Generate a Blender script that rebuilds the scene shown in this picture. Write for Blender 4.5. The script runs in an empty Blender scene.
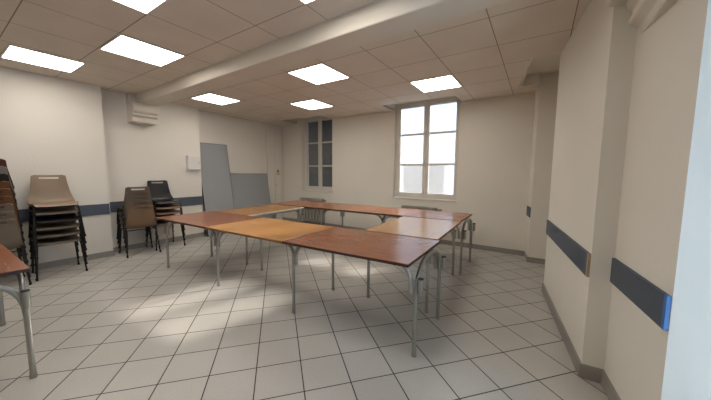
import bpy, bmesh, math, random
from mathutils import Vector, Matrix
random.seed(7)
S = bpy.context.scene
COL = S.collection

# ------------------------------------------------------------ camera
EYE = 1.362
cd = bpy.data.cameras.new('camera'); cam = bpy.data.objects.new('camera', cd); COL.objects.link(cam)
right = Vector((0.838608, 0.544685, 0.007401)); up = Vector((-0.058071, 0.075882, 0.995424)); fwd = Vector((-0.541631, 0.835201, -0.095266))
m = Matrix((right, up, -fwd)).transposed().to_4x4(); m.translation = Vector((0, 0, EYE))
cam.matrix_world = m
cd.sensor_width = 36; cd.lens = 281.21 * 36 / 711; cd.clip_start = .02
S.camera = cam

# ------------------------------------------------------------ world, daylight, exposure
W = bpy.data.worlds.new('daylight_sky'); S.world = W; W.use_nodes = True
bg = W.node_tree.nodes['Background']; bg.inputs[0].default_value = (.37, .61, 1.0, 1); bg.inputs[1].default_value = 4.7
LAMP = 11.9
sd = bpy.data.lights.new('sun', 'SUN'); sd.energy = 55.0; sd.angle = math.radians(3.5); sd.color = (.78, .90, 1)
sun = bpy.data.objects.new('sun', sd); COL.objects.link(sun)
sun.rotation_euler = Vector((-.212, -.97, -.44)).to_track_quat('-Z', 'Y').to_euler()
def portal(name, loc, normal, sx, sy):
    d = bpy.data.lights.new(name, 'AREA'); d.shape = 'RECTANGLE'; d.size = sx; d.size_y = sy
    d.cycles.is_portal = True
    o = bpy.data.objects.new(name, d); COL.objects.link(o); o.location = loc
    o.rotation_euler = Vector(normal).to_track_quat('-Z', 'Z').to_euler()
portal('window_portal', (-1.93, 5.72, 1.8), (0, -1, 0), 1.4, 2.0)
portal('garden_door_portal', (1.12, 1.1, 1.3), (-1, 0, 0), 1.15, 2.5)
vs = S.view_settings; vs.view_transform = 'Standard'; vs.look = 'None'; vs.gamma = 1; vs.use_curve_mapping = False
vs.exposure = 0.0

# ------------------------------------------------------------ materials
def sl(h):
    c = [int(h[i:i+2], 16) / 255 for i in (0, 2, 4)]
    return tuple(x / 12.92 if x <= .04045 else ((x + .055) / 1.055) ** 2.4 for x in c) + (1,)
def mat(name, col, rough=.6, metal=0, noise=.06, scale=8, bump=0, bscale=60, spec=.4, stretch=(1, 1, 1), coat=0):
    M = bpy.data.materials.new(name); M.use_nodes = True
    nt = M.node_tree; b = nt.nodes['Principled BSDF']
    c = sl(col) if isinstance(col, str) else col
    b.inputs['Roughness'].default_value = rough; b.inputs['Metallic'].default_value = metal
    b.inputs['Specular IOR Level'].default_value = spec
    b.inputs['Coat Weight'].default_value = coat; b.inputs['Coat Roughness'].default_value = .15
    tc = nt.nodes.new('ShaderNodeTexCoord'); mp = nt.nodes.new('ShaderNodeMapping'); mp.inputs['Scale'].default_value = stretch
    nt.links.new(tc.outputs['Object'], mp.inputs[0])
    n = nt.nodes.new('ShaderNodeTexNoise'); n.inputs['Scale'].default_value = scale; n.inputs['Detail'].default_value = 5
    nt.links.new(mp.outputs[0], n.inputs['Vector'])
    mx = nt.nodes.new('ShaderNodeMix'); mx.data_type = 'RGBA'
    mx.inputs['A'].default_value = tuple(x * (1 - noise) for x in c[:3]) + (1,)
    mx.inputs['B'].default_value = tuple(min(1, x * (1 + noise)) for x in c[:3]) + (1,)
    nt.links.new(n.outputs['Fac'], mx.inputs['Factor']); nt.links.new(mx.outputs['Result'], b.inputs['Base Color'])
    if bump:
        n2 = nt.nodes.new('ShaderNodeTexNoise'); n2.inputs['Scale'].default_value = bscale; n2.inputs['Detail'].default_value = 3
        nt.links.new(tc.outputs['Object'], n2.inputs['Vector'])
        bp = nt.nodes.new('ShaderNodeBump'); bp.inputs['Strength'].default_value = bump; bp.inputs['Distance'].default_value = .01
        nt.links.new(n2.outputs['Fac'], bp.inputs['Height']); nt.links.new(bp.outputs[0], b.inputs['Normal'])
    return M
def wood(name, c1, c2, rough=.3, sc=3.0):
    M = bpy.data.materials.new(name); M.use_nodes = True
    nt = M.node_tree; b = nt.nodes['Principled BSDF']; b.inputs['Roughness'].default_value = rough
    b.inputs['Specular IOR Level'].default_value = .5
    tc = nt.nodes.new('ShaderNodeTexCoord'); mp = nt.nodes.new('ShaderNodeMapping')
    mp.inputs['Scale'].default_value = (1.2, 14, 14)
    nt.links.new(tc.outputs['Object'], mp.inputs[0])
    n = nt.nodes.new('ShaderNodeTexNoise'); n.inputs['Scale'].default_value = sc; n.inputs['Detail'].default_value = 7; n.inputs['Distortion'].default_value = .8
    nt.links.new(mp.outputs[0], n.inputs['Vector'])
    n3 = nt.nodes.new('ShaderNodeTexNoise'); n3.inputs['Scale'].default_value = 5; n3.inputs['Detail'].default_value = 3
    nt.links.new(tc.outputs['Object'], n3.inputs['Vector'])
    ad = nt.nodes.new('ShaderNodeMath'); ad.operation = 'MULTIPLY_ADD'; ad.inputs[1].default_value = .25
    nt.links.new(n3.outputs['Fac'], ad.inputs[0])
    m2 = nt.nodes.new('ShaderNodeMath'); m2.operation = 'MULTIPLY'; m2.inputs[1].default_value = .75
    nt.links.new(n.outputs['Fac'], m2.inputs[0]); nt.links.new(m2.outputs[0], ad.inputs[2])
    cr = nt.nodes.new('ShaderNodeValToRGB'); cr.color_ramp.elements[0].position = .22; cr.color_ramp.elements[1].position = .78
    cr.color_ramp.elements[0].color = sl(c1); cr.color_ramp.elements[1].color = sl(c2)
    nt.links.new(ad.outputs[0], cr.inputs[0]); nt.links.new(cr.outputs[0], b.inputs['Base Color'])
    bp = nt.nodes.new('ShaderNodeBump'); bp.inputs['Strength'].default_value = .12; bp.inputs['Distance'].default_value = .004
    nt.links.new(n3.outputs['Fac'], bp.inputs['Height']); nt.links.new(bp.outputs[0], b.inputs['Normal'])
    return M
def grid_mat(name, base, line, ox, oy, ang, pitch, lw, rough, var, speck, bar=None, barw=0, bump=.3, linerough=.9):
    """tiles laid out in world metres: offset, angle, pitch, joint width"""
    M = bpy.data.materials.new(name); M.use_nodes = True
    nt = M.node_tree; N = nt.nodes; L = nt.links; b = N['Principled BSDF']
    tc = N.new('ShaderNodeTexCoord'); sp = N.new('ShaderNodeSeparateXYZ'); L.new(tc.outputs['Object'], sp.inputs[0])
    def ma(op, a, b_=None, c_=None):
        n = N.new('ShaderNodeMath'); n.operation = op
        for i, v in enumerate((a, b_, c_)):
            if v is None: continue
            if isinstance(v, (int, float)): n.inputs[i].default_value = v
            else: L.new(v, n.inputs[i])
        return n.outputs[0]
    x = ma('SUBTRACT', sp.outputs[0], ox); y = ma('SUBTRACT', sp.outputs[1], oy)
    c, s = math.cos(ang), math.sin(ang)
    u = ma('DIVIDE', ma('ADD', ma('MULTIPLY', x, c), ma('MULTIPLY', y, s)), pitch)
    v = ma('DIVIDE', ma('SUBTRACT', ma('MULTIPLY', y, c), ma('MULTIPLY', x, s)), pitch)
    def dist(t):
        f = ma('FRACT', t); return ma('MINIMUM', f, ma('SUBTRACT', 1.0, f))
    d = ma('MINIMUM', dist(u), dist(v))
    ln = N.new('ShaderNodeMapRange'); ln.inputs['From Min'].default_value = lw / 2 / pitch * .7; ln.inputs['From Max'].default_value = lw / 2 / pitch * 1.3
    ln.inputs['To Min'].default_value = 1; ln.inputs['To Max'].default_value = 0; L.new(d, ln.inputs['Value'])
    cb = N.new('ShaderNodeCombineXYZ'); L.new(ma('FLOOR', u), cb.inputs[0]); L.new(ma('FLOOR', v), cb.inputs[1])
    wn = N.new('ShaderNodeTexWhiteNoise'); wn.noise_dimensions = '3D'; L.new(cb.outputs[0], wn.inputs['Vector'])
    ns = N.new('ShaderNodeTexNoise'); ns.inputs['Scale'].default_value = speck; ns.inputs['Detail'].default_value = 6; L.new(tc.outputs['Object'], ns.inputs['Vector'])
    nl = N.new('ShaderNodeTexNoise'); nl.inputs['Scale'].default_value = 3; nl.inputs['Detail'].default_value = 3; L.new(tc.outputs['Object'], nl.inputs['Vector'])
    k = ma('MULTIPLY_ADD', wn.outputs['Value'], var, 1 - var / 2)
    k = ma('MULTIPLY', k, ma('MULTIPLY_ADD', ns.outputs['Fac'], .30, .85))
    k = ma('MULTIPLY', k, ma('MULTIPLY_ADD', nl.outputs['Fac'], .16, .92))
    hs = N.new('ShaderNodeVectorMath'); hs.operation = 'SCALE'; hs.inputs[0].default_value = sl(base)[:3]; L.new(k, hs.inputs['Scale'])
    col = hs.outputs[0]
    if bar:
        mb = N.new('ShaderNodeMix'); mb.data_type = 'RGBA'
        br = ma('LESS_THAN', d, barw / 2 / pitch)
        L.new(br, mb.inputs['Factor']); L.new(col, mb.inputs['A']); mb.inputs['B'].default_value = sl(bar); col = mb.outputs['Result']
    mx = N.new('ShaderNodeMix'); mx.data_type = 'RGBA'; L.new(ln.outputs[0], mx.inputs['Factor']); L.new(col, mx.inputs['A']); mx.inputs['B'].default_value = sl(line)
    L.new(mx.outputs['Result'], b.inputs['Base Color'])
    rr = N.new('ShaderNodeMapRange'); rr.inputs['To Min'].default_value = rough; rr.inputs['To Max'].default_value = linerough
    L.new(ln.outputs[0], rr.inputs['Value']); L.new(rr.outputs[0], b.inputs['Roughness'])
    bp = N.new('ShaderNodeBump'); bp.inputs['Strength'].default_value = bump; bp.inputs['Distance'].default_value = .004; bp.invert = True
    L.new(ln.outputs[0], bp.inputs['Height']); L.new(bp.outputs[0], b.inputs['Normal'])
    return M

WALL = mat('cream_wall_paint', 'dcd5c9', .75, noise=.03, scale=2.5, bump=.12, bscale=35)
WHITEP = mat('white_plaster', 'dcd5c8', .75, noise=.03, scale=3, bump=.1)
BEAMM = mat('beam_paint', 'd6cdbf', .6, noise=.03, scale=2, bump=.08)
FLOOR = grid_mat('grey_floor_tiles', 'b5b0a8', '3a2e26', -2.030, 1.5785, .84567, .3019, .0072, .36, .08, 90)
CEIL_N = grid_mat('ceiling_tiles_near', 'd8cdbf', '877c6e', -4.594, .525, 0, .6, .008, .9, .04, 140, bump=.2)
CEIL_F = grid_mat('ceiling_tiles_far', 'd8cdbf', '877c6e', -2.226, 2.685, 0, .6, .008, .9, .04, 140, bump=.2)
PLINTH = mat('grey_skirting_tile', '8f8a82', .45, noise=.08, scale=6)
STRIPE = mat('slate_blue_rail', '4c535e', .5, noise=.08, scale=20)
STRIPEB = mat('bright_blue_rail_end', '3f6fa8', .5)
STRIPEW = mat('chipped_rail_end', 'a08e74', .8, noise=.4, scale=60)
FRAMEP = mat('painted_window_wood', 'd2ccc2', .5, noise=.05, scale=12)
SHUT = mat('grey_shutter_slats', 'a3a5a6', .6, noise=.1, scale=9)
METAL = mat('brushed_grey_steel', 'a4a39c', .32, metal=.88, noise=.06, scale=30)
DARKM = mat('black_steel', '1d1a1a', .42, metal=.3, noise=.1)
CLIP = mat('black_plastic_clip', '2c2b2a', .5)
RUB = mat('grey_rubber', '4a4846', .8)
RADM = mat('cast_iron_paint', '9a948a', .45, noise=.1, scale=20, bump=.2)
BRASS = mat('valve_brass', '9c8f78', .35, metal=.8)
FELT = mat('grey_blue_felt', '989898', .95, noise=.08, scale=120, bump=.2, bscale=200)
PEDGE = mat('panel_dark_edge', '2b2a2b', .6)
BOXP = mat('white_box_plastic', 'd8d5cf', .45, noise=.02)
WARN = mat('warning_yellow', 'c79a22', .5); INK = mat('black_ink', '161412', .6)
BROWN = wood('red_brown_laminate', '743f24', '8f5633', .27)
BROWN2 = wood('light_red_laminate', '875236', 'a26845', .27)
YEL = wood('golden_beech_laminate', '926634', 'a67746', .27)
TAN = wood('tan_beech_laminate', 'a57c50', 'b98d5e', .25)
EDGEB = mat('dark_table_edge', '3c2216', .45); EDGEY = mat('brown_table_edge', '7c5429', .45); EDGEW = mat('pale_table_edge', 'd9d2c4', .5)
def plas(n, c, r=.42): return mat(n, c, r, noise=.08, scale=6)
PL = dict(beige=plas('beige_chair_plastic', '86725d'), greybrown=plas('grey_brown_chair_plastic', '685b4d'), brown=plas('brown_chair_plastic', '7a6048'),
          black=plas('black_chair_plastic', '1c191a', .35), tan=plas('tan_chair_plastic', '5f3d20'), grey=plas('grey_chair_plastic', '6d6a62'), maroon=plas('maroon_chair_plastic', '4a2018'))
def emis(name, col, st):
    M = bpy.data.materials.new(name); M.use_nodes = True; nt = M.node_tree
    nt.nodes.remove(nt.nodes['Principled BSDF']); e = nt.nodes.new('ShaderNodeEmission')
    e.inputs[0].default_value = col; e.inputs[1].default_value = st
    nt.links.new(e.outputs[0], nt.nodes['Material Output'].inputs[0]); return M
LIT = emis('lamp_diffuser', (1, .955, .89, 1), LAMP)
def frosted():
    M = bpy.data.materials.new('frosted_glass'); M.use_nodes = True; nt = M.node_tree; N = nt.nodes; L = nt.links
    N.remove(N['Principled BSDF'])
    t0 = N.new('ShaderNodeBsdfTransparent'); t0.inputs[0].default_value = (.67, .61, .555, 1)
    rf = N.new('ShaderNodeBsdfRefraction'); rf.inputs['Roughness'].default_value = .3; rf.inputs['IOR'].default_value = 1.02; rf.inputs[0].default_value = (.67, .61, .555, 1)
    t = N.new('ShaderNodeMixShader'); t.inputs[0].default_value = .4; L.new(t0.outputs[0], t.inputs[1]); L.new(rf.outputs[0], t.inputs[2])
    r = N.new('ShaderNodeBsdfTranslucent'); r.inputs[0].default_value = (.67, .61, .555, 1)
    g = N.new('ShaderNodeBsdfGlossy'); g.inputs['Roughness'].default_value = .25
    n = N.new('ShaderNodeTexNoise'); n.inputs['Scale'].default_value = 30; tc = N.new('ShaderNodeTexCoord'); L.new(tc.outputs['Object'], n.inputs['Vector'])
    mr = N.new('ShaderNodeMapRange'); mr.inputs['To Min'].default_value = .02; mr.inputs['To Max'].default_value = .08; L.new(n.outputs['Fac'], mr.inputs['Value'])
    a = N.new('ShaderNodeMixShader'); L.new(mr.outputs[0], a.inputs[0]); L.new(t.outputs[0], a.inputs[1]); L.new(r.outputs[0], a.inputs[2])
    b = N.new('ShaderNodeMixShader'); b.inputs[0].default_value = .05; L.new(a.outputs[0], b.inputs[1]); L.new(g.outputs[0], b.inputs[2])
    L.new(b.outputs[0], N['Material Output'].inputs[0]); return M
def clear(name, tint, fac=.08):
    M = bpy.data.materials.new(name); M.use_nodes = True; nt = M.node_tree; N = nt.nodes; L = nt.links
    N.remove(N['Principled BSDF'])
    t = N.new('ShaderNodeBsdfTransparent'); t.inputs[0].default_value = tint
    g = N.new('ShaderNodeBsdfGlossy'); g.inputs['Roughness'].default_value = .05
    b = N.new('ShaderNodeMixShader'); b.inputs[0].default_value = fac; L.new(t.outputs[0], b.inputs[1]); L.new(g.outputs[0], b.inputs[2])
    L.new(b.outputs[0], N['Material Output'].inputs[0]); return M
FROST = frosted(); GLASS = clear('window_glass', (.93, .96, .97, 1)); GLASSD = clear('dusty_window_glass', (.80, .81, .82, 1), .06)

# ------------------------------------------------------------ mesh helpers
def NB(): return bmesh.new()
def quad_box(bm, P, z0, z1):
    """prism over polygon P (xy list)"""
    P = [Vector((p[0], p[1])) for p in P]
    a = sum(P[i].x * P[(i+1) % len(P)].y - P[(i+1) % len(P)].x * P[i].y for i in range(len(P)))
    if a < 0: P.reverse()
    lo = [bm.verts.new((p.x, p.y, z0)) for p in P]; hi = [bm.verts.new((p.x, p.y, z1)) for p in P]
    bm.faces.new(lo[::-1]); bm.faces.new(hi)
    for i in range(len(P)):
        j = (i + 1) % len(P); bm.faces.new((lo[i], lo[j], hi[j], hi[i]))
def box(bm, x0, x1, y0, y1, z0, z1, bev=0, M=None):
    r = bmesh.ops.create_cube(bm, size=1)
    vs_ = r['verts']
    for v in vs_: v.co = Vector(((x0 + x1) / 2 + v.co.x * (x1 - x0), (y0 + y1) / 2 + v.co.y * (y1 - y0), (z0 + z1) / 2 + v.co.z * (z1 - z0)))
    if bev:
        es = list({e for v in vs_ for e in v.link_edges})
        rr = bmesh.ops.bevel(bm, geom=es, offset=bev, segments=2, affect='EDGES', profile=.6)
        vs_ = list({v for f in rr['faces'] for v in f.verts} | {v for v in vs_ if v.is_valid})
    if M is not None:
        for v in vs_: v.co = M @ v.co
def smooth_path(pts, rad, n=7):
    """round the inner corners of a polyline"""
    pts = [Vector(p) for p in pts]; out = [pts[0]]
    for i in range(1, len(pts) - 1):
        a, b, c = pts[i-1], pts[i], pts[i+1]
        r = min(rad, (a-b).length * .49 if i > 1 else (a-b).length * .95, (c-b).length * .49 if i < len(pts) - 2 else (c-b).length * .95)
        p0 = b + (a-b).normalized() * r; p1 = b + (c-b).normalized() * r
        for k in range(n + 1):
            t = k / n; out.append(p0 * (1-t)**2 + b * 2*t*(1-t) + p1 * t*t)
    out.append(pts[-1]); return out
def tube(bm, pts, r, seg=10):
    pts = [Vector(p) for p in pts]; rings = []
    n0 = None
    for i, p in enumerate(pts):
        d = (pts[min(i+1, len(pts)-1)] - pts[max(i-1, 0)]).normalized()
        if n0 is None:
            n0 = d.orthogonal().normalized()
        n0 = (n0 - d * n0.dot(d)).normalized(); b = d.cross(n0)
        rings.append([bm.verts.new(p + (n0 * math.cos(2*math.pi*k/seg) + b * math.sin(2*math.pi*k/seg)) * r) for k in range(seg)])
    for a, b in zip(rings, rings[1:]):
        for k in range(seg): bm.faces.new((a[k], a[(k+1) % seg], b[(k+1) % seg], b[k]))
    bm.faces.new(rings[0][::-1]); bm.faces.new(rings[-1])
def obj(name, bm, material, parent=None, smooth=False):
    bmesh.ops.recalc_face_normals(bm, faces=bm.faces)
    me = bpy.data.meshes.new(name); bm.to_mesh(me); bm.free()
    for mm in (material if isinstance(material, (list, tuple)) else [material]): me.materials.append(mm)
    if smooth:
        for p in me.polygons: p.use_smooth = True
        try: me.set_sharp_from_angle(angle=math.radians(40))
        except Exception: pass
    o = bpy.data.objects.new(name, me); COL.objects.link(o)
    if parent: o.parent = parent
    return o
def struct(name, bm, material, parent=None, smooth=False):
    o = obj(name, bm, material, parent, smooth)
    if not parent: o['kind'] = 'structure'
    return o
def tag(o, label, cat, group=None):
    o['label'] = label; o['category'] = cat
    if group: o['group'] = group
    return o
def thing(name, label, cat, loc=(0, 0, 0), rz=0, group=None):
    o = bpy.data.objects.new(name, None); COL.objects.link(o); o.location = loc; o.rotation_euler = (0, 0, rz); o.empty_display_size = .1
    return tag(o, label, cat, group)

# ------------------------------------------------------------ the room shell
H = 2.663
bm = NB(); box(bm, -6.6, 1.6, -2.9, 6.0, -.12, 0); struct('floor', bm, FLOOR)
# wall line helpers
def yw(x): return 5.4 - .0354 * (x + .1)              # window wall inner face
def xr1(y): return .12 + (3.876 - y) * .128           # far pier on the right
def xr2(y): return .43 + (2.335 - y) * .125           # near right wall
TOP = 3.0
# left wall in three setbacks
bm = NB()
quad_box(bm, [(-5.73, -2.75), (-5.73, 1.61), (-6.5, 1.61), (-6.5, -2.75)], 0, TOP)
quad_box(bm, [(-5.93, 1.61), (-5.93, 3.2), (-6.5, 3.2), (-6.5, 1.61)], 0, TOP)
quad_box(bm, [(-6.13, 3.2), (-6.13, 5.9), (-6.5, 5.9), (-6.5, 3.2)], 0, TOP)
struct('wall_left', bm, WALL)
# window wall with openings
WA = dict(a=(-5.35, -4.29, .88), b=(-2.60, -1.27, .84))
bm = NB()
def wseg(x0, x1, z0, z1, y_in=0, th=.35): quad_box(bm, [(x0, yw(x0) + y_in), (x1, yw(x1) + y_in), (x1, yw(x1) + th), (x0, yw(x0) + th)], z0, z1)
xs = [-6.5, WA['a'][0], WA['a'][1], WA['b'][0], WA['b'][1], 1.0]
for i in (0, 2, 4): wseg(xs[i], xs[i+1], 0, TOP)
wseg(xs[1], xs[2], 0, WA['a'][2]); wseg(xs[3], xs[4], 0, WA['b'][2])
wseg(xs[1], xs[2], 2.80, TOP); wseg(xs[3], xs[4], 2.80, TOP)
struct('wall_back', bm, WALL)
# right side: far pier, recess, mid pier, near wall with the garden door niche
bm = NB()
quad_box(bm, [(-.07, 5.06), (-.13, yw(-.1) + .02), (1.0, 5.5), (1.0, 5.05)], 0, TOP)
quad_box(bm, [(.60, 3.7), (1.0, 3.7), (1.0, 5.1), (.60, 5.1)], 0, TOP)
quad_box(bm, [(.12, 3.876), (xr1(2.335), 2.335), (1.4, 2.335), (1.4, 3.876)], 0, TOP)
quad_box(bm, [(.43, 2.335), (xr2(1.705), 1.705), (1.4, 1.705), (1.4, 2.335)], 0, TOP)
quad_box(bm, [(xr2(.5), .5), (xr2(-2.75), -2.75), (1.6, -2.75), (1.6, .5)], 0, TOP)
quad_box(bm, [(.55, 1.71), (.7, .49), (1.3, .49), (1.3, 1.71)], 2.60, TOP)
struct('wall_right', bm, WALL)
bm = NB(); box(bm, -6.5, 1.6, -2.9, -2.6, 0, TOP); struct('wall_front', bm, WALL)

# ceiling: near field, far field with the cut-outs, upper slab
YB0 = lambda x: 1.955 - .024 * x      # beam front face
BW = .26
bm = NB()
quad_box(bm, [(-6.4, -2.7), (1.3, -2.7), (1.3, 2.0), (-6.4, 2.12)], H, H + .03)
struct('ceiling', bm, CEIL_N)
bm = NB()
def cq(x0, x1, y0, y1): quad_box(bm, [(x0, y0), (x1, y0), (x1, y1), (x0, y1)], H, H + .03)
C1 = (-5.50, -4.29, 5.04); C2 = (-2.61, -1.235, 4.93)
cq(-6.4, -.135, 2.1, 3.78)
cq(-.135, 1.0, 2.1, 3.78)
quad_box(bm, [(-6.4, 3.78), (-.135, 3.78), (-.317, 4.93), (-6.4, 4.93)], H, H + .03)
cq(-6.4, C1[0], 4.93, 5.8); cq(C1[0], C2[0], 4.93, C1[2]); cq(C1[1], C2[0], C1[2], 5.7)
cq(C2[1], -.317, 4.93, 5.6); cq(-.317, -.07, 4.985, 5.5)
struct('ceiling', bm, CEIL_F)
bm = NB(); box(bm, -6.5, 1.6, -2.9, 6.0, 2.98, 3.1); struct('ceiling', bm, WHITEP)
# bulkheads round the cut-outs and the raised soffit of the right one
bm = NB()
def wallz(p, q, th=.02, z0=H - .004, z1=2.985):
    p, q = Vector(p), Vector(q); n = Vector((-(q-p).y, (q-p).x)).normalized() * th
    quad_box(bm, [p, q, q + n, p + n], z0, z1)
wallz((C1[0], C1[2]), (C1[0], 5.62)); wallz((C1[1], C1[2]), (C1[0], C1[2])); wallz((C1[1], 5.56), (C1[1], C1[2]))
wallz((C2[0], C2[2]), (C2[0], 5.50)); wallz((C2[1], C2[2]), (C2[0], C2[2])); wallz((C2[1], 5.45), (C2[1], C2[2]))
struct('trim_1', bm, WHITEP)
bm = NB()
wallz((-.317, 4.985), (-.135, 3.78), z0=H - .006, z1=2.83); wallz((-.07, 4.985), (-.317, 4.985), z0=H - .004, z1=2.83); wallz((-.135, 3.78), (.3, 3.78), z0=H, z1=2.83)
quad_box(bm, [(-.34, 3.75), (.7, 3.75), (.7, 5.06), (-.34, 5.06)], 2.825, 2.845)
struct('trim_2', bm, WHITEP)
# beam
bm = NB()
x0, x1 = -5.96, 1.0
quad_box(bm, [(x0, YB0(x0)), (x1, YB0(x1)), (x1, YB0(x1) + BW), (x0, YB0(x0) + BW)], 2.50, H + .02)
o = struct('trim_3', bm, BEAMM)
bv = o.modifiers.new('bevel', 'BEVEL'); bv.width = .012; bv.segments = 2
# corbels with stepped mouldings
def corbel(name, xwall, sgn, y0, y1, k=1, prof=None):
    prof = prof or [(0, 2.19), (.20, 2.19), (.215, 2.20), (.215, 2.262), (.205, 2.272), (.235, 2.285), (.262, 2.30), (.262, 2.318), (.238, 2.328), (.243, 2.34), (.275, 2.35), (.295, 2.372), (.300, 2.40),
            (.300, 2.455), (.290, 2.47), (.292, 2.50), (.12, 2.50), (.12, H), (0, H)]
    bm = NB()
    A = [bm.verts.new((xwall + sgn * px * k, y0, z)) for px, z in prof]; B = [bm.verts.new((xwall + sgn * px * k, y1, z)) for px, z in prof]
    bm.faces.new(A); bm.faces.new(B[::-1])
    for i in range(len(prof)):
        j = (i + 1) % len(prof); bm.faces.new((A[i], A[j], B[j], B[i]))
    o = struct(name, bm, BEAMM); bv = o.modifiers.new('bevel', 'BEVEL'); bv.width = .007; bv.segments = 2; return o
corbel('trim_4', -5.935, 1, 1.985, 2.35, .98)
corbel('trim_5', .50, -1, 1.88, 2.335, 1, [(0, 2.15), (.062, 2.15), (.066, 2.205), (.085, 2.22), (.108, 2.235), (.112, 2.265), (.098, 2.285), (.098, 2.31), (.125, 2.325), (.128, 2.355), (.21, 2.365), (.225, 2.39), (.24, 2.46), (.25, 2.50), (.12, 2.50), (.12, H), (0, H)])

# skirting tiles
bm = NB()
def strip(bm, pts, z0, z1, th):
    for p, q in zip(pts, pts[1:]):
        p, q = Vector(p), Vector(q); d = (q-p).normalized(); n = Vector((-d.y, d.x)) * th
        quad_box(bm, [p - d * .0, q + d * 0, q + n, p + n], z0, z1)
BH = .085
strip(bm, [(-5.73, -2.6), (-5.73, 1.61)], 0, BH, -.012); strip(bm, [(-5.93, 1.61), (-5.93, 3.2)], 0, BH, -.012)
strip(bm, [(-5.73, 1.61), (-5.94, 1.61)], 0, BH, -.012); strip(bm, [(-6.13, 3.2), (-6.13, 5.6)], 0, BH, -.012)
struct('baseboard_left', bm, PLINTH)
bm = NB(); strip(bm, [(-6.13, yw(-6.13)), (-.1, yw(-.1))], 0, BH, -.012); struct('baseboard_back', bm, PLINTH)
bm = NB()
strip(bm, [(-.13, yw(-.1)), (-.07, 5.048)], 0, BH, .012); strip(bm, [(-.082, 5.06), (.6, 5.055)], 0, BH, -.012)
strip(bm, [(.12, 3.876), (xr1(2.335), 2.335)], 0, BH + .01, -.014); strip(bm, [(xr1(2.335) - .012, 2.335), (.43, 2.335)], 0, BH + .01, -.014)
strip(bm, [(.43, 2.335), (xr2(1.705), 1.705)], 0, BH + .01, -.014); strip(bm, [(xr2(.5), .5), (xr2(-2.6), -2.6)], 0, BH + .01, -.014)
struct('baseboard_right', bm, PLINTH)
# painted chair rails (boards)
bm = NB(); strip(bm, [(-5.73, -2.6), (-5.73, 1.60)], .685, .850, -.016); struct('trim_6', bm, STRIPE)
bm = NB(); strip(bm, [(-5.93, 1.62), (-5.93, 3.19)], .68, .855, -.016); struct('trim_7', bm, STRIPE)
bm = NB(); strip(bm, [(xr1(3.86), 3.86), (xr1(2.37), 2.37)], .692, .848, -.016); t8 = struct('trim_8', bm, STRIPE)
bm = NB(); strip(bm, [(xr1(2.37), 2.37), (xr1(2.34), 2.34)], .692, .848, -.014); obj('chipped_end', bm, STRIPEW, t8)['label'] = 'chipped bare end of the rail'
bm = NB(); strip(bm, [(xr2(2.325), 2.325), (xr2(1.73), 1.73)], .692, .846, -.016); t9 = struct('trim_9', bm, STRIPE)
bm = NB(); strip(bm, [(xr2(1.73), 1.73), (xr2(1.708), 1.708)], .692, .846, -.016); obj('blue_end', bm, STRIPEB, t9)['label'] = 'bright blue end of the rail'
bm = NB(); strip(bm, [(-.122, 5.36), (-.073, 5.075)], .70, .855, -.014); struct('trim_10', bm, STRIPE)

# ------------------------------------------------------------ windows
AX = Matrix.Rotation(math.atan(-.0354), 4, 'Z')
def window(name, x0, x1, z0, z1, setback, glass, zbars, shutters=False):
    w = x1 - x0; org = Vector((x0, yw(x0), 0))
    r = bpy.data.objects.new(name, None); COL.objects.link(r); r.location = org; r.rotation_euler = (0, 0, math.atan(-.0354)); r['kind'] = 'structure'
    def P(nm, fn, mt, par=r):
        b = NB(); fn(b); return obj(nm, b, mt, par)
    s = setback
    def fr(b):
        box(b, 0, .045, s, s + .07, z0, z1, .004); box(b, w - .045, w, s, s + .07, z0, z1, .004)
        box(b, .045, w - .045, s, s + .07, z0, z0 + .045, .004); box(b, .045, w - .045, s, s + .07, z1 - .04, z1, .004)
    P('window_frame', fr, FRAMEP)
    P('window_sill', lambda b: box(b, -.01, w + .01, -.02, s + .02, z0 - .035, z0, .006), FRAMEP)
    mid = w / 2 + .012
    for a, c, st, sr in ((.045, mid - .001, .075, .055), (mid + .001, w - .045, .062, .035)):
        def cas(b):
            box(b, a, a + st, s - .012, s + .04, z0 + .045, z1 - .04, .004); box(b, c - sr, c, s - .012, s + .04, z0 + .045, z1 - .04, .004)
            box(b, a + st, c - sr, s - .008, s + .036, z0 + .045, z0 + .105, .004); box(b, a + st, c - sr, s - .008, s + .036, z1 - .11, z1 - .04, .004)
            for zb in zbars: box(b, a + st, c - sr, s, s + .03, zb - .019, zb + .019, .003)
        k = P('casement', cas, FRAMEP)
        zz = [z0 + .105] + [v for zb in zbars for v in (zb - .019, zb + .019)] + [z1 - .11]
        for q in range(0, len(zz), 2):
            P('pane', lambda b: box(b, a + st - .003, c - sr + .003, s + .014, s + .018, zz[q] - .004, zz[q+1] + .004), glass, k)
    def bolt(b):
        tube(b, [(mid, s - .028, z0 + .08), (mid, s - .028, z1 - .08)], .007, 8); box(b, mid - .016, mid + .016, s - .04, s - .010, 1.50, 1.62, .005)
    P('espagnolette_bolt', bolt, FRAMEP)
    for hz in (z0 + .35, z1 - .45):
        P('hinge', lambda b: tube(b, [(.043, s - .016, hz), (.043, s - .016, hz + .08)], .008, 8), FRAMEP)
    if shutters:
        for a, c in ((.03, mid), (mid + .004, w - .03)):
            def sh(b):
                box(b, a, a + .05, s + .085, s + .115, z0, z1); box(b, c - .05, c, s + .085, s + .115, z0, z1)
                n = int((z1 - z0) / .031)
                for i in range(n):
                    zc = z0 + .02 + i * .031
                    box(b, a + .05, c - .05, -.027, .027, -.003, .003, 0, Matrix.Translation((0, s + .10, zc)) @ Matrix.Rotation(math.radians(-72), 4, 'X'))
            P('shutter', sh, SHUT)
    return r
window('window_1', WA['a'][0], WA['a'][1], .90, 2.80, .13, GLASSD, (1.54, 2.14), True)
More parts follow.
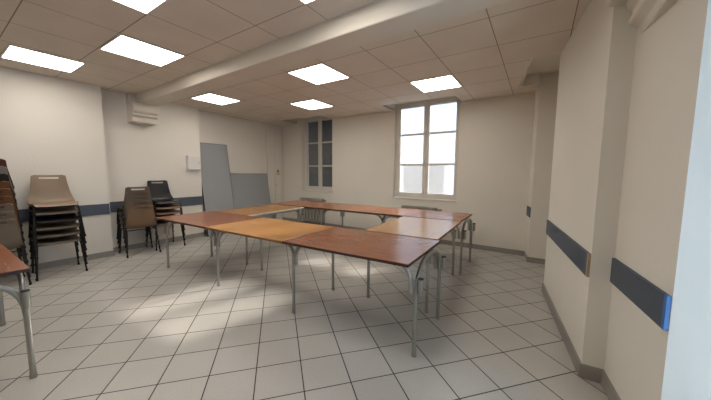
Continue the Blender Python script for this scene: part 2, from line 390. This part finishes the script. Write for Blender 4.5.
window('window_2', WA['b'][0], WA['b'][1], .86, 2.80, .07, FROST, (1.545, 2.155))
# the house wall outside, seen blurred through the frosted panes
bm = NB(); box(bm, -3.25, -2.1, 7.5, 7.7, -.1, 1.60); struct('wall_outside', bm, mat('outside_render', '5c5e62', .9))
# tall glazed door in the niche on the right
r = bpy.data.objects.new('door_2', None); COL.objects.link(r); r.location = (.98, .5, 0); r['kind'] = 'structure'
def dpart(nm, boxes, mt):
    b = NB()
    for q in boxes: box(b, *q, .004)
    return obj(nm, b, mt, r)
dpart('door_frame', [(0, .07, 0, .05, 0, 2.6), (0, .07, 1.155, 1.205, 0, 2.6), (0, .07, .05, 1.155, 2.53, 2.6)], FRAMEP)
for a in (.05, .604):
    dpart('door_leaf', [(.01, .05, a, a + .06, 0.01, 2.53), (.01, .05, a + .49, a + .55, .01, 2.53), (.01, .05, a + .06, a + .49, .01, .15), (.01, .05, a + .06, a + .49, 2.45, 2.53), (.01, .05, a + .06, a + .49, 1.3, 1.34)], FRAMEP)
    dpart('pane', [(.025, .031, a + .05, a + .50, .14, 2.46)], GLASS)
bm = NB(); box(bm, .9, 1.55, .49, 1.71, 2.60, TOP); struct('trim_11', bm, WALL)

# service door in the far left corner
r = bpy.data.objects.new('door_1', None); COL.objects.link(r); r.location = (-6.13, 5.07, 0); r['kind'] = 'structure'
dpart('door_frame', [(0, .035, 0, .05, 0, 2.5), (0, .03, .46, .50, 0, 2.5), (0, .03, .05, .46, 2.46, 2.5), (0, .015, .05, .255, 0, 2.46)], WALL)
dpart('door_leaf', [(0, .022, .26, .455, 0.01, 2.01)], WALL)
dpart('hatch', [(0, .026, .26, .455, 2.03, 2.45)], WALL)
b_ = NB(); tube(b_, [(.02, .285, 1.02), (.045, .285, 1.02)], .012, 10); obj('latch', b_, METAL, r)
ws = thing('warning_sign', 'small yellow warning triangle with caption strip on the narrow corner door', 'sign', (-6.104, 5.43, 1.41)); ws.scale = (1, 1.45, 1.45)
bm = NB(); v = [bm.verts.new(p) for p in ((0, -.045, -.035), (0, .045, -.035), (0, 0, .045), (.002, -.045, -.035), (.002, .045, -.035), (.002, 0, .045))]
bm.faces.new(v[:3]); bm.faces.new(v[3:][::-1])
for i in range(3): bm.faces.new((v[i], v[(i+1) % 3], v[3 + (i+1) % 3], v[3+i]))
obj('triangle', bm, WARN, ws)
bm = NB(); quad_box(bm, [(.002, -.006), (.003, -.006), (.003, .006), (.002, .006)], -.022, .018); obj('bolt_mark', bm, INK, ws)
bm = NB(); box(bm, 0, .002, -.04, .04, -.075, -.055); obj('caption_strip', bm, mat('grey_caption', '8f8a80', .6), ws)

# ------------------------------------------------------------ ceiling lights
def lamp(i, j, far, label):
    X = (-2.226 if far else -4.594) + .6 * i; Y = (2.685 if far else .525) + .6 * j
    t = thing('ceiling_light', label, 'light', (X + .3, Y + .3, H - .012), 0, 'square light panels set in the ceiling grid')
    b = NB()
    for q in ((-.298, .298, -.298, -.283), (-.298, .298, .283, .298), (-.298, -.283, -.283, .283), (.283, .298, -.283, .283)): box(b, *q, 0, .012)
    obj('frame', b, FRAMEP, t)
    b = NB(); box(b, -.283, .283, -.283, .283, .003, .010); obj('diffuser', b, LIT, t)
lamp(-1.11, .11, 0, 'square ceiling light panel at upper left, nearest the left wall')
lamp(1, 1, 0, 'large bright ceiling light panel left of the beam, above the left chair stacks')
lamp(3, 0, 0, 'ceiling light panel cut by the top edge, second from the left')
lamp(5, 1, 0, 'ceiling light panel barely showing at the top edge, close to the beam')
lamp(-1, 0, 1, 'ceiling light panel just behind the middle of the beam')
lamp(-3, 2, 1, 'smallest ceiling light panel, near the shuttered window')
lamp(1, 2, 1, 'ceiling light panel right in front of the bright window')
lamp(-5, 0, 1, 'ceiling light panel behind the beam at its left end, near the left wall')
lamp(1, -3, 0, 'added fill light panel, unseen behind the viewer on the left')  # added panel out of view, only there to help light the room
lamp(5, -3, 0, 'added fill light panel, unseen behind the viewer on the right')  # second unseen panel, also added as extra room light

# ------------------------------------------------------------ tables
LT, WT = 1.205, .82
def table(label, origin, ang, top, edge, frames=(1, 1), fxo=(-.014, .004), sl=(1, 1), ins=.15, rin=.025, length=LT, width=WT, group='laminate tables of the ring', stubs=(1, 1)):
    """origin = corner on the floor, local x along the length, y across"""
    t = thing('table', label, 'table', (origin[0], origin[1], 0), ang, group)
    bm = NB(); box(bm, .0015, length - .0015, 0, width, .722, .745, .003)
    for f in bm.faces: f.material_index = 0 if f.normal.z > .9 else 1
    bm.normal_update()
    o = obj('tabletop', bm, [top, edge], t)
    for p in o.data.polygons: p.material_index = 0 if p.normal.z > .9 else 1
    R_ = .0165; ZT = .702; rear = width - rin
    for e, fx, d in ((0, fxo[0], 1), (1, length + fxo[1], -1)):
        if frames[e]:
            for y, s in ((ins, 1), (rear, -1)):
                bm = NB(); tube(bm, smooth_path([(fx, y, .012), (fx, y, ZT), (fx, y + s * .31, ZT)], .28), R_)
                lg = obj('leg', bm, METAL, t, True)
                b = NB(); tube(b, [(fx, y, 0), (fx, y, .03)], R_ + .0025); obj('foot_cap', b, METAL, lg, True)
                if not sl[e]: continue
                b = NB(); xo = fx - d * .037
                tube(b, [(xo, y, .49), (xo, y, .605)], .019); obj('coupling_sleeve', b, METAL, lg, True)
                b = NB(); tube(b, [(xo, y, .600), (xo, y, .607)], .0205, 14); obj('clip', b, CLIP, lg)
            b = NB(); tube(b, [(fx, ins + .3, ZT), (fx, rear - .30, ZT)], R_); obj('cross_tube', b, METAL, t, True)
    # side rails that curve down next to the legs
    for y in (ins, rear):
        bm = NB(); xa, xb = fxo[0] + .037, length + fxo[1] - .037
        if not frames[0]: xa = .0
        if not frames[1]: xb = length + .0
        pts = smooth_path([(xa, y, .49), (xa, y, .704), (length / 2, y, .704)], .17) + smooth_path([(length / 2, y, .704), (xb, y, .704), (xb, y, .49)], .17)[1:]
        tube(bm, pts, .0145); rl = obj('side_rail', bm, METAL, t, True)
        for xx in (xa, xb):
            b = NB(); tube(b, [(xx, y, .487), (xx, y, .59)], .019); obj('rail_socket', b, METAL, rl, True)
    return t
a = math.radians(1.4)
def along(p, d, ang, off=0): return (p[0] + d * math.cos(ang) - off * math.sin(ang), p[1] + d * math.sin(ang) + off * math.cos(ang))
F0 = (-4.322, 1.672)
table('red-brown table at the near left corner of the table ring', F0, a, BROWN, EDGEB, fxo=(-.02, -.03), sl=(1, 0))
table('golden yellow table in the middle of the near row', along(F0, LT, a), a, YEL, EDGEY, (0, 0))
table('dark red-brown table at the near right corner of the ring', along(F0, 2 * LT, a), a, BROWN, EDGEB, fxo=(-.01, .004), sl=(0, 1))
b2 = math.radians(2.6)
B0 = (-4.47, 3.80 - .02)
b3 = math.radians(.6)
table('red-brown table at the far left corner by the shuttered window', B0, b3, BROWN2, EDGEB, sl=(1, 0), ins=.09, rin=.05)
table('red-brown table in the middle of the far row, below the blank wall', along(B0, LT + .015, b3), b3, BROWN2, EDGEB, (0, 0))
table('red-brown table at the far right corner, below the bright window', along(B0, 2 * LT + .03, b3), b3, BROWN2, EDGEB, sl=(0, 1), ins=.09, rin=.05)
# side tables stand lengthwise along y
table('pale tan table closing the right side of the ring', (-.765, 2.615), math.radians(92.4), TAN, EDGEY, length=1.18, width=.795, ins=.085, rin=.06, fxo=(.0, .03))
table('yellow table with a pale edge closing the left side of the ring', (-3.49, 2.50), math.radians(91.5), YEL, EDGEW, length=1.235, width=.80, ins=.05, rin=.05, fxo=(.03, -.03))
# the separate table at the left
table('red-brown table standing apart at the left edge, in front of the chairs', (-3.885, -.495), math.radians(.5), BROWN, EDGEB, group=None, fxo=(.0, -.04), rin=.03)

# ------------------------------------------------------------ chairs
def shell_mesh():
    """one-piece seat and back; front is +x"""
    prof = [(-.272, .812), (-.268, .803), (-.264, .787), (-.258, .763), (-.248, .71), (-.238, .66), (-.226, .60), (-.216, .55), (-.204, .505), (-.182, .465), (-.150, .443), (-.10, .434), (-.04, .430), (.03, .434), (.10, .442), (.15, .446), (.185, .443), (.205, .435), (.213, .424)]
    wid = [.150, .158, .162, .164, .168, .176, .186, .196, .206, .214, .216, .212, .208, .206, .204, .202, .198, .192, .186]
    nv = 14; bm = NB(); rows = []
    for k, ((x, z), w) in enumerate(zip(prof, wid)):
        row = []
        for j in range(nv + 1):
            v = -1 + 2 * j / nv
            back = max(0, min(1, (z - .47) / .25))
            lift = (abs(v) ** 3) * (.020 if k > 8 and k < 16 else .006)
            fw = (v * v) * .030 * back
            edge = 0
            if k < 2 and abs(v) > .8: edge = -.02 * (abs(v) - .8) / .2 * (2 - k) / 2
            row.append(bm.verts.new((x + fw + (abs(v) ** 4) * .03 * (1 if 8 <= k <= 10 else 0), v * w, z + lift + edge)))
        rows.append(row)
    for k in range(len(rows) - 1):
        for j in range(nv):
            if k == 2 and 3 <= j <= nv - 4: continue       # the hand slot
            bm.faces.new((rows[k][j], rows[k+1][j], rows[k+1][j+1], rows[k][j+1]))
    bmesh.ops.recalc_face_normals(bm, faces=bm.faces)
    geom = bmesh.ops.solidify(bm, geom=bm.faces[:], thickness=.007)
    me = bpy.data.meshes.new('seat_shell'); bm.to_mesh(me); bm.free()
    for p in me.polygons: p.use_smooth = True
    try: me.set_sharp_from_angle(angle=math.radians(50))
    except Exception: pass
    return me
SHELL = shell_mesh(); SH = {}
for c, mm in PL.items():
    me = SHELL.copy(); me.name = 'seat_shell'; me.materials.append(mm); SH[c] = me
def legmesh(front, s):
    bm = NB()
    if front: tube(bm, smooth_path([(.215, .228 * s, .012), (.172, .196 * s, .425), (.02, .185 * s, .418)], .05), .0095, 8)
    else: tube(bm, smooth_path([(-.235, .222 * s, .012), (-.165, .192 * s, .415), (-.02, .185 * s, .418)], .05), .0095, 8)
    x = .215 if front else -.235; y = (.228 if front else .222) * s
    tube(bm, [(x, y, 0), (x * .997, y, .03)], .013, 8)
    # stacking bumper
    x2 = .19 if front else -.195
    box(bm, x2 - .009, x2 + .009, (.205 * s) - .012, (.205 * s) + .012, .273, .287, .003)
    return bm
_t = bpy.data.materials  # (material table)
LEGS = []
for fr_ in (1, 0):
    for s in (-1, 1):
        o = obj('leg', legmesh(fr_, s), DARKM, None, True); LEGS.append(o.data); bpy.data.objects.remove(o)
bm = NB()
tube(bm, smooth_path([(.12, -.185, .414), (.12, .185, .414), (-.12, .185, .409), (-.12, -.185, .409)], .03, 4), .008, 8)
o = obj('under_frame', bm, DARKM, None, True); UNDER = o.data; bpy.data.objects.remove(o)
def chair(loc, rz, color, label, group):
    t = thing('stacking_chair', label, 'chair', loc, rz, group)
    for nm, me in [('seat_shell', SH[color])] + [('leg', l) for l in LEGS] + [('under_frame', UNDER)]:
        c = bpy.data.objects.new(nm, me); COL.objects.link(c); c.parent = t
    return t
ORD = ['lowest', 'second', 'third', 'fourth', 'fifth', 'sixth', 'seventh', 'eighth', 'ninth', 'tenth', 'eleventh']
CN = dict(beige='beige', greybrown='grey-brown', brown='brown', black='black', tan='orange-tan', grey='dark grey', maroon='maroon')
def stack(x, y, rz, colors, dz, dx, where, group):
    n = len(colors)
    for i, c in enumerate(colors):
        pos = 'topmost' if i == n - 1 else ('lowest' if i == 0 else ORD[i] + ' from the floor')
        chair((x + math.cos(rz) * dx * i, y + math.sin(rz) * dx * i, dz * i), rz, c, '%s plastic chair, %s %s' % (CN[c], pos, where), group)
stack(-5.345, .925, math.radians(-3), ['greybrown', 'greybrown', 'greybrown', 'black', 'greybrown', 'beige'], .098, .012, 'in the tall stack left of the wall corner', 'stacked chairs left of the wall corner')
stack(-5.58, 1.925, math.radians(174), ['brown', 'greybrown', 'greybrown', 'greybrown', 'greybrown'],   .074, .035, 'in the stack turned to the wall', 'stacked chairs turned to the wall')
stack(-5.67, 2.355, math.radians(-2), ['greybrown', 'brown', 'brown', 'brown', 'black'], .096, .006, 'in the stack under the white box', 'stacked chairs under the white box')
stack(-5.27, .395, math.radians(180), ['greybrown', 'greybrown', 'greybrown', 'tan', 'tan', 'tan', 'black', 'grey', 'maroon'], .085, .027, 'in the stack cut by the left edge', 'stacked chairs at the left edge')

# ------------------------------------------------------------ leaning panels, wall box
def panel(label, y0, y1, h, xfoot, xtop):
    L_ = math.hypot(h, xfoot - xtop); tilt = math.atan2(xfoot - xtop, h)
    t = thing('pinboard_panel', label, 'panel', (xfoot, (y0 + y1) / 2, 0))
    t.rotation_euler = (0, -tilt, 0)
    w = (y1 - y0) / 2
    b = NB(); box(b, -.012, .012, -w + .006, w - .006, .008, L_ - .008); obj('felt_face', b, FELT, t)
    b = NB()
    for q in ((-w, -w + .006, 0, L_), (w - .006, w, 0, L_), (-w, w, 0, .008), (-w, w, L_ - .008, L_)): box(b, -.014, .013, *q)
    obj('edge_strip', b, PEDGE, t)
panel('tall grey felt pinboard panel leaning on the wall beside the white box', 3.215, 3.90, 1.985, -5.80, -6.10)
panel('wide low grey felt pinboard panel leaning next to the tall one', 3.95, 5.03, 1.33, -5.88, -6.10)
t = thing('wall_box', 'small white box mounted on the left wall above the dark rail', 'box', (-5.93, 3.025, 1.545))
bm = NB(); box(bm, 0, .05, -.118, .118, -.14, .14, .004); obj('housing', bm, BOXP, t)
bm = NB(); box(bm, .052, .075, -.115, .118, -.137, .14, .006); lid = obj('door', bm, BOXP, t)
bm = NB(); tube(bm, [(.074, .095, .0), (.08, .095, .0)], .008, 10); obj('lock', bm, INK, lid, True)

# ------------------------------------------------------------ radiators
def radiator(label, xL, xR, n, z0, z1):
    t = thing('radiator', label, 'radiator', ((xL + xR) / 2, yw((xL + xR) / 2) - .11, 0), math.atan(-.0354))
    w = xR - xL; p = w / n
    for i in range(n):
        b = NB(); xc = -w/2 + (i + .5) * p
        for yy in (-.05, 0, .05):
            tube(b, smooth_path([(xc, yy * .7, z0 + .01), (xc, yy, z0 + .05), (xc, yy, z1 - .05), (xc, yy * .7, z1 - .005)], .03, 3), min(.030, p * .38), 8)
        for z in (z0 + .03, z1 - .03): box(b, xc - p * .40, xc + p * .40, -.068, .068, z - .028, z + .028, .012)
        for z in (z0 + .04, z1 - .04): tube(b, [(xc - p * .5, 0, z), (xc + p * .5, 0, z)], .02, 8)
        obj('section', b, RADM, t, True)
    for sx in (-1, 1):
        b = NB(); xx = sx * (w/2 - p * .6)
        tube(b, smooth_path([(xx, .0, 0), (xx, 0, z0 + .02)], .01), .014, 8); obj('foot', b, RADM, t, True)
    b = NB(); tube(b, smooth_path([(w/2, 0, z1 - .04), (w/2 + .05, 0, z1 - .04), (w/2 + .05, 0, .02)], .02, 4), .009, 8); obj('supply_pipe', b, RADM, t, True)
    b = NB(); tube(b, [(w/2 + .03, 0, z1 - .04), (w/2 + .09, 0, z1 - .04)], .02, 10); tube(b, [(w/2 + .05, -.02, z1 - .04), (w/2 + .05, -.06, z1 - .04)], .017, 10)
    obj('valve', b, BRASS, t, True)
radiator('cast-iron column radiator under the shuttered window', -5.27, -4.50, 7, .10, .71)
radiator('cast-iron column radiator under the bright window', -2.33, -1.60, 14, .10, .715)
